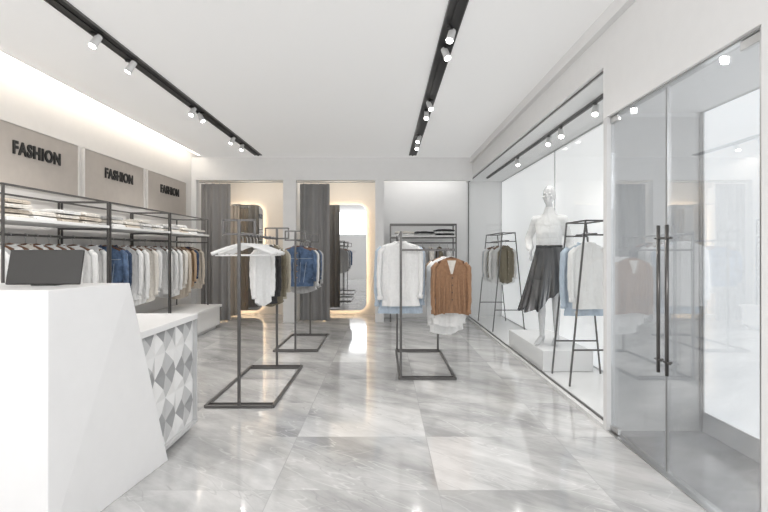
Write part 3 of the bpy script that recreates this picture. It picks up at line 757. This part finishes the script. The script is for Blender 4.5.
curtain(-3.10, -2.88, 10.2, .02, 2.2, M['tan_curtain'], 'tan drape hanging inside the first fitting room', 3, .08, .02)
for (x0, x1, lb) in ((-3.41, -1.835, 'slim curtain rod of the first fitting room near the left wall'), (-1.6, -.16, 'slim curtain rod of the second fitting room in the middle')):
    tag(MB().tube([(x0, 9.46, 2.575), (x1, 9.46, 2.575)], .012, 10).build('curtain_rod', M['steel'], smooth=True), lb, 'curtain rod')
tag(MB().tube([(-3.41, 10.2, 2.235), (-2.85, 10.2, 2.235)], .010, 10).build('curtain_rod', M['steel'], smooth=True), 'short rod carrying the tan drape in the first fitting room', 'curtain rod')
def rrect(x0, x1, z0, z1, r, y):
    p = []
    for cx, cz, a0 in ((x1 - r, z1 - r, 0), (x0 + r, z1 - r, 90), (x0 + r, z0 + r, 180), (x1 - r, z0 + r, 270)):
        for k in range(9):
            a = math.radians(a0 + 90 * k / 8); p.append((cx + r * math.cos(a), y, cz + r * math.sin(a)))
    return p
def mirror(xc, w, z0, z1, y, label):
    r = tag(empty('wall_mirror', (xc, y - .001, z0)), label, 'mirror'); h = z1 - z0
    MB().loft([rrect(-w / 2, w / 2, 0, h, .16, -.06), rrect(-w / 2, w / 2, 0, h, .16, -.052)], True, True).build('glass', M['mirror'], r)
    rim = MB().loft([rrect(-w / 2 - .006, w / 2 + .006, -.006, h + .006, .165, -.063), rrect(-w / 2 - .006, w / 2 + .006, -.006, h + .006, .165, -.050)])
    rim.loft([rrect(-w / 2 + .006, w / 2 - .006, .006, h - .006, .155, -.063), rrect(-w / 2 - .006, w / 2 + .006, -.006, h + .006, .165, -.063)])
    rim.build('rim', M['steel'], r)
    MB().loft([rrect(-w / 2 + .05, w / 2 - .05, .05, h - .05, .11, -.052), rrect(-w / 2 + .05, w / 2 - .05, .05, h - .05, .11, 0)], True, True).build('backing', M['board'], r)
    a = rrect(-w / 2 + .03, w / 2 - .03, .03, h - .03, .13, -.045); c2 = rrect(-w / 2 + .03, w / 2 - .03, .03, h - .03, .13, -.03)
    MB().loft([a, c2]).build('light_strip', M['halo'], r)
mirror(-2.86, .74, .08, 2.25, YC, 'tall round-cornered backlit mirror inside the first fitting room')
mirror(-.80, .88, .08, 2.25, YC, 'tall round-cornered backlit mirror inside the second fitting room')

# ------------------------------------------------------------------ reception counter
ct = tag(empty('reception_counter', (-1.9, 2.9, 0)), 'angular white reception counter with a triangular relief panel', 'counter')
def loc(pts): return [(x + 1.9, y - 2.9, z) for x, y, z in pts]
MB().hexa(loc([(-2.75, 2.21, 0), (-1.45, 2.21, 0), (-1.34, 3.18, 0), (-2.75, 3.18, 0), (-2.75, 2.21, 1.13), (-1.45, 2.21, 1.13), (-1.35, 2.72, 1.13), (-2.75, 2.72, 1.13)])).build('main_body', M['counter'], ct, bevel=.004)
MB().hexa(loc([(-2.15, 2.9, .06), (-1.41, 2.9, .06), (-1.41, 3.75, .06), (-2.15, 3.75, .06), (-2.15, 2.9, .80), (-1.41, 2.9, .80), (-1.41, 3.75, .80), (-2.15, 3.75, .80)])).build('low_wing', M['counter'], ct, bevel=.004)
MB().hexa(loc([(-2.17, 2.88, .80), (-1.375, 2.88, .80), (-1.375, 3.78, .80), (-2.17, 3.78, .80), (-2.17, 2.88, .84), (-1.375, 2.88, .84), (-1.375, 3.78, .84), (-2.17, 3.78, .84)])).build('worktop', M['counter'], ct, bevel=.003)
MB().hexa(loc([(-2.1, 2.9, 0), (-1.43, 2.9, 0), (-1.43, 3.72, 0), (-2.1, 3.72, 0), (-2.1, 2.9, .06), (-1.43, 2.9, .06), (-1.43, 3.72, .06), (-2.1, 3.72, .06)])).build('kick_plate', M['shade'], ct)
fr_ = MB(); fr_.box(.485, .523, .86, .878, .05, .80); fr_.box(.485, .523, 0, .86, .04, .06); fr_.build('panel_frame', M['pat_light'], ct)
pb = MB(); rnd = random.Random(5); ny, nz_ = 5, 5; y0, z0 = 2.98, .06; dy = .78 / ny; dz = .74 / nz_
def addtri(a, b_, c_, mi):
    i = len(pb.v); pb.v += loc([a, b_, c_]); pb.f.append((i, i + 1, i + 2)); pb.mi.append(mi)
for i in range(ny):
    for j in range(nz_):
        A = (-1.405, y0 + i * dy, z0 + j * dz); B = (-1.405, y0 + (i + 1) * dy, z0 + j * dz)
        Cc = (-1.405, y0 + (i + 1) * dy, z0 + (j + 1) * dz); D = (-1.405, y0 + i * dy, z0 + (j + 1) * dz)
        ap = (-1.405 + (.020 if (i + j) % 2 else .010), y0 + (i + .5) * dy, z0 + (j + .5) * dz)
        bot, topc = (2, 0) if j % 2 else (0, 2)
        rgt, lft = (1, 0) if i % 2 else (0, 1)
        if (i + j) % 3 == 0: rgt = 1
        for (p, q), mi in zip(((A, B), (B, Cc), (Cc, D), (D, A)), (bot, rgt, topc, lft)): addtri(p, q, ap, mi)
pb.build('relief_panel', [M['pat_white'], M['pat_light'], M['pat_mid']], ct)
t = tag(empty('till_screen', (-1.665, 2.50, 1.131), .06), 'dark flat till screen standing on the white counter', 'screen')
sc = MB().box(-.175, .175, -.008, .008, 0, .175).build('housing', M['tablet'], t, bevel=.005); sc.rotation_euler = (-.25, 0, 0); sc.location = (0, 0, .005)
MB().box(-.16, .16, .008, .010, .015, .16).build('display', M['screen'], sc)
MB().box(-.06, .06, .0, .10, 0, .012).build('stand_base', M['tablet'], t, bevel=.003)
MB().hexa([(-.02, .03, .01), (.02, .03, .01), (.02, .06, .01), (-.02, .06, .01), (-.02, .02, .10), (.02, .02, .10), (.02, .04, .10), (-.02, .04, .10)]).build('stand_neck', M['tablet'], t)

# ------------------------------------------------------------------ lights and camera
def area(loc_, rot, sx, sy, e, col=(1, 1, 1)):
    L = bpy.data.lights.new('area', 'AREA'); L.shape = 'RECTANGLE'; L.size = sx; L.size_y = sy; L.energy = e; L.color = col
    o = bpy.data.objects.new('fill_light', L); C.objects.link(o); o.location = loc_; o.rotation_euler = rot
area((-.9, -1.6, 2.6), (1.15, 0, 0), 4.5, 1.2, 130)  # added soft fill behind the camera, stands for no fitting
area((-2.5, 9.9, 2.98), (0, 0, 0), .8, .3, 6, (1, .92, .80))  # added fill to brighten the first fitting room, no lamp modelled
area((-.8, 9.9, 2.98), (0, 0, 0), .8, .3, 6, (1, .92, .80))  # same added fill for the second fitting room
area((.8, 9.7, 2.98), (0, 0, 0), 1.2, .3, 4, (1, .98, .95))  # added fill to lift the rear right bay, not a real fitting
wd = bpy.data.worlds.new('world'); S.world = wd; wd.use_nodes = True
wd.node_tree.nodes['Background'].inputs[0].default_value = (.95, .98, 1, 1); wd.node_tree.nodes['Background'].inputs[1].default_value = .8
cam = bpy.data.cameras.new('camera'); cam.lens = 24; cam.sensor_width = 36; cam.shift_y = -5 / 768
co = bpy.data.objects.new('camera', cam); C.objects.link(co); co.location = (0, 0, 1.3); co.rotation_euler = (PI / 2, 0, 0)
S.camera = co
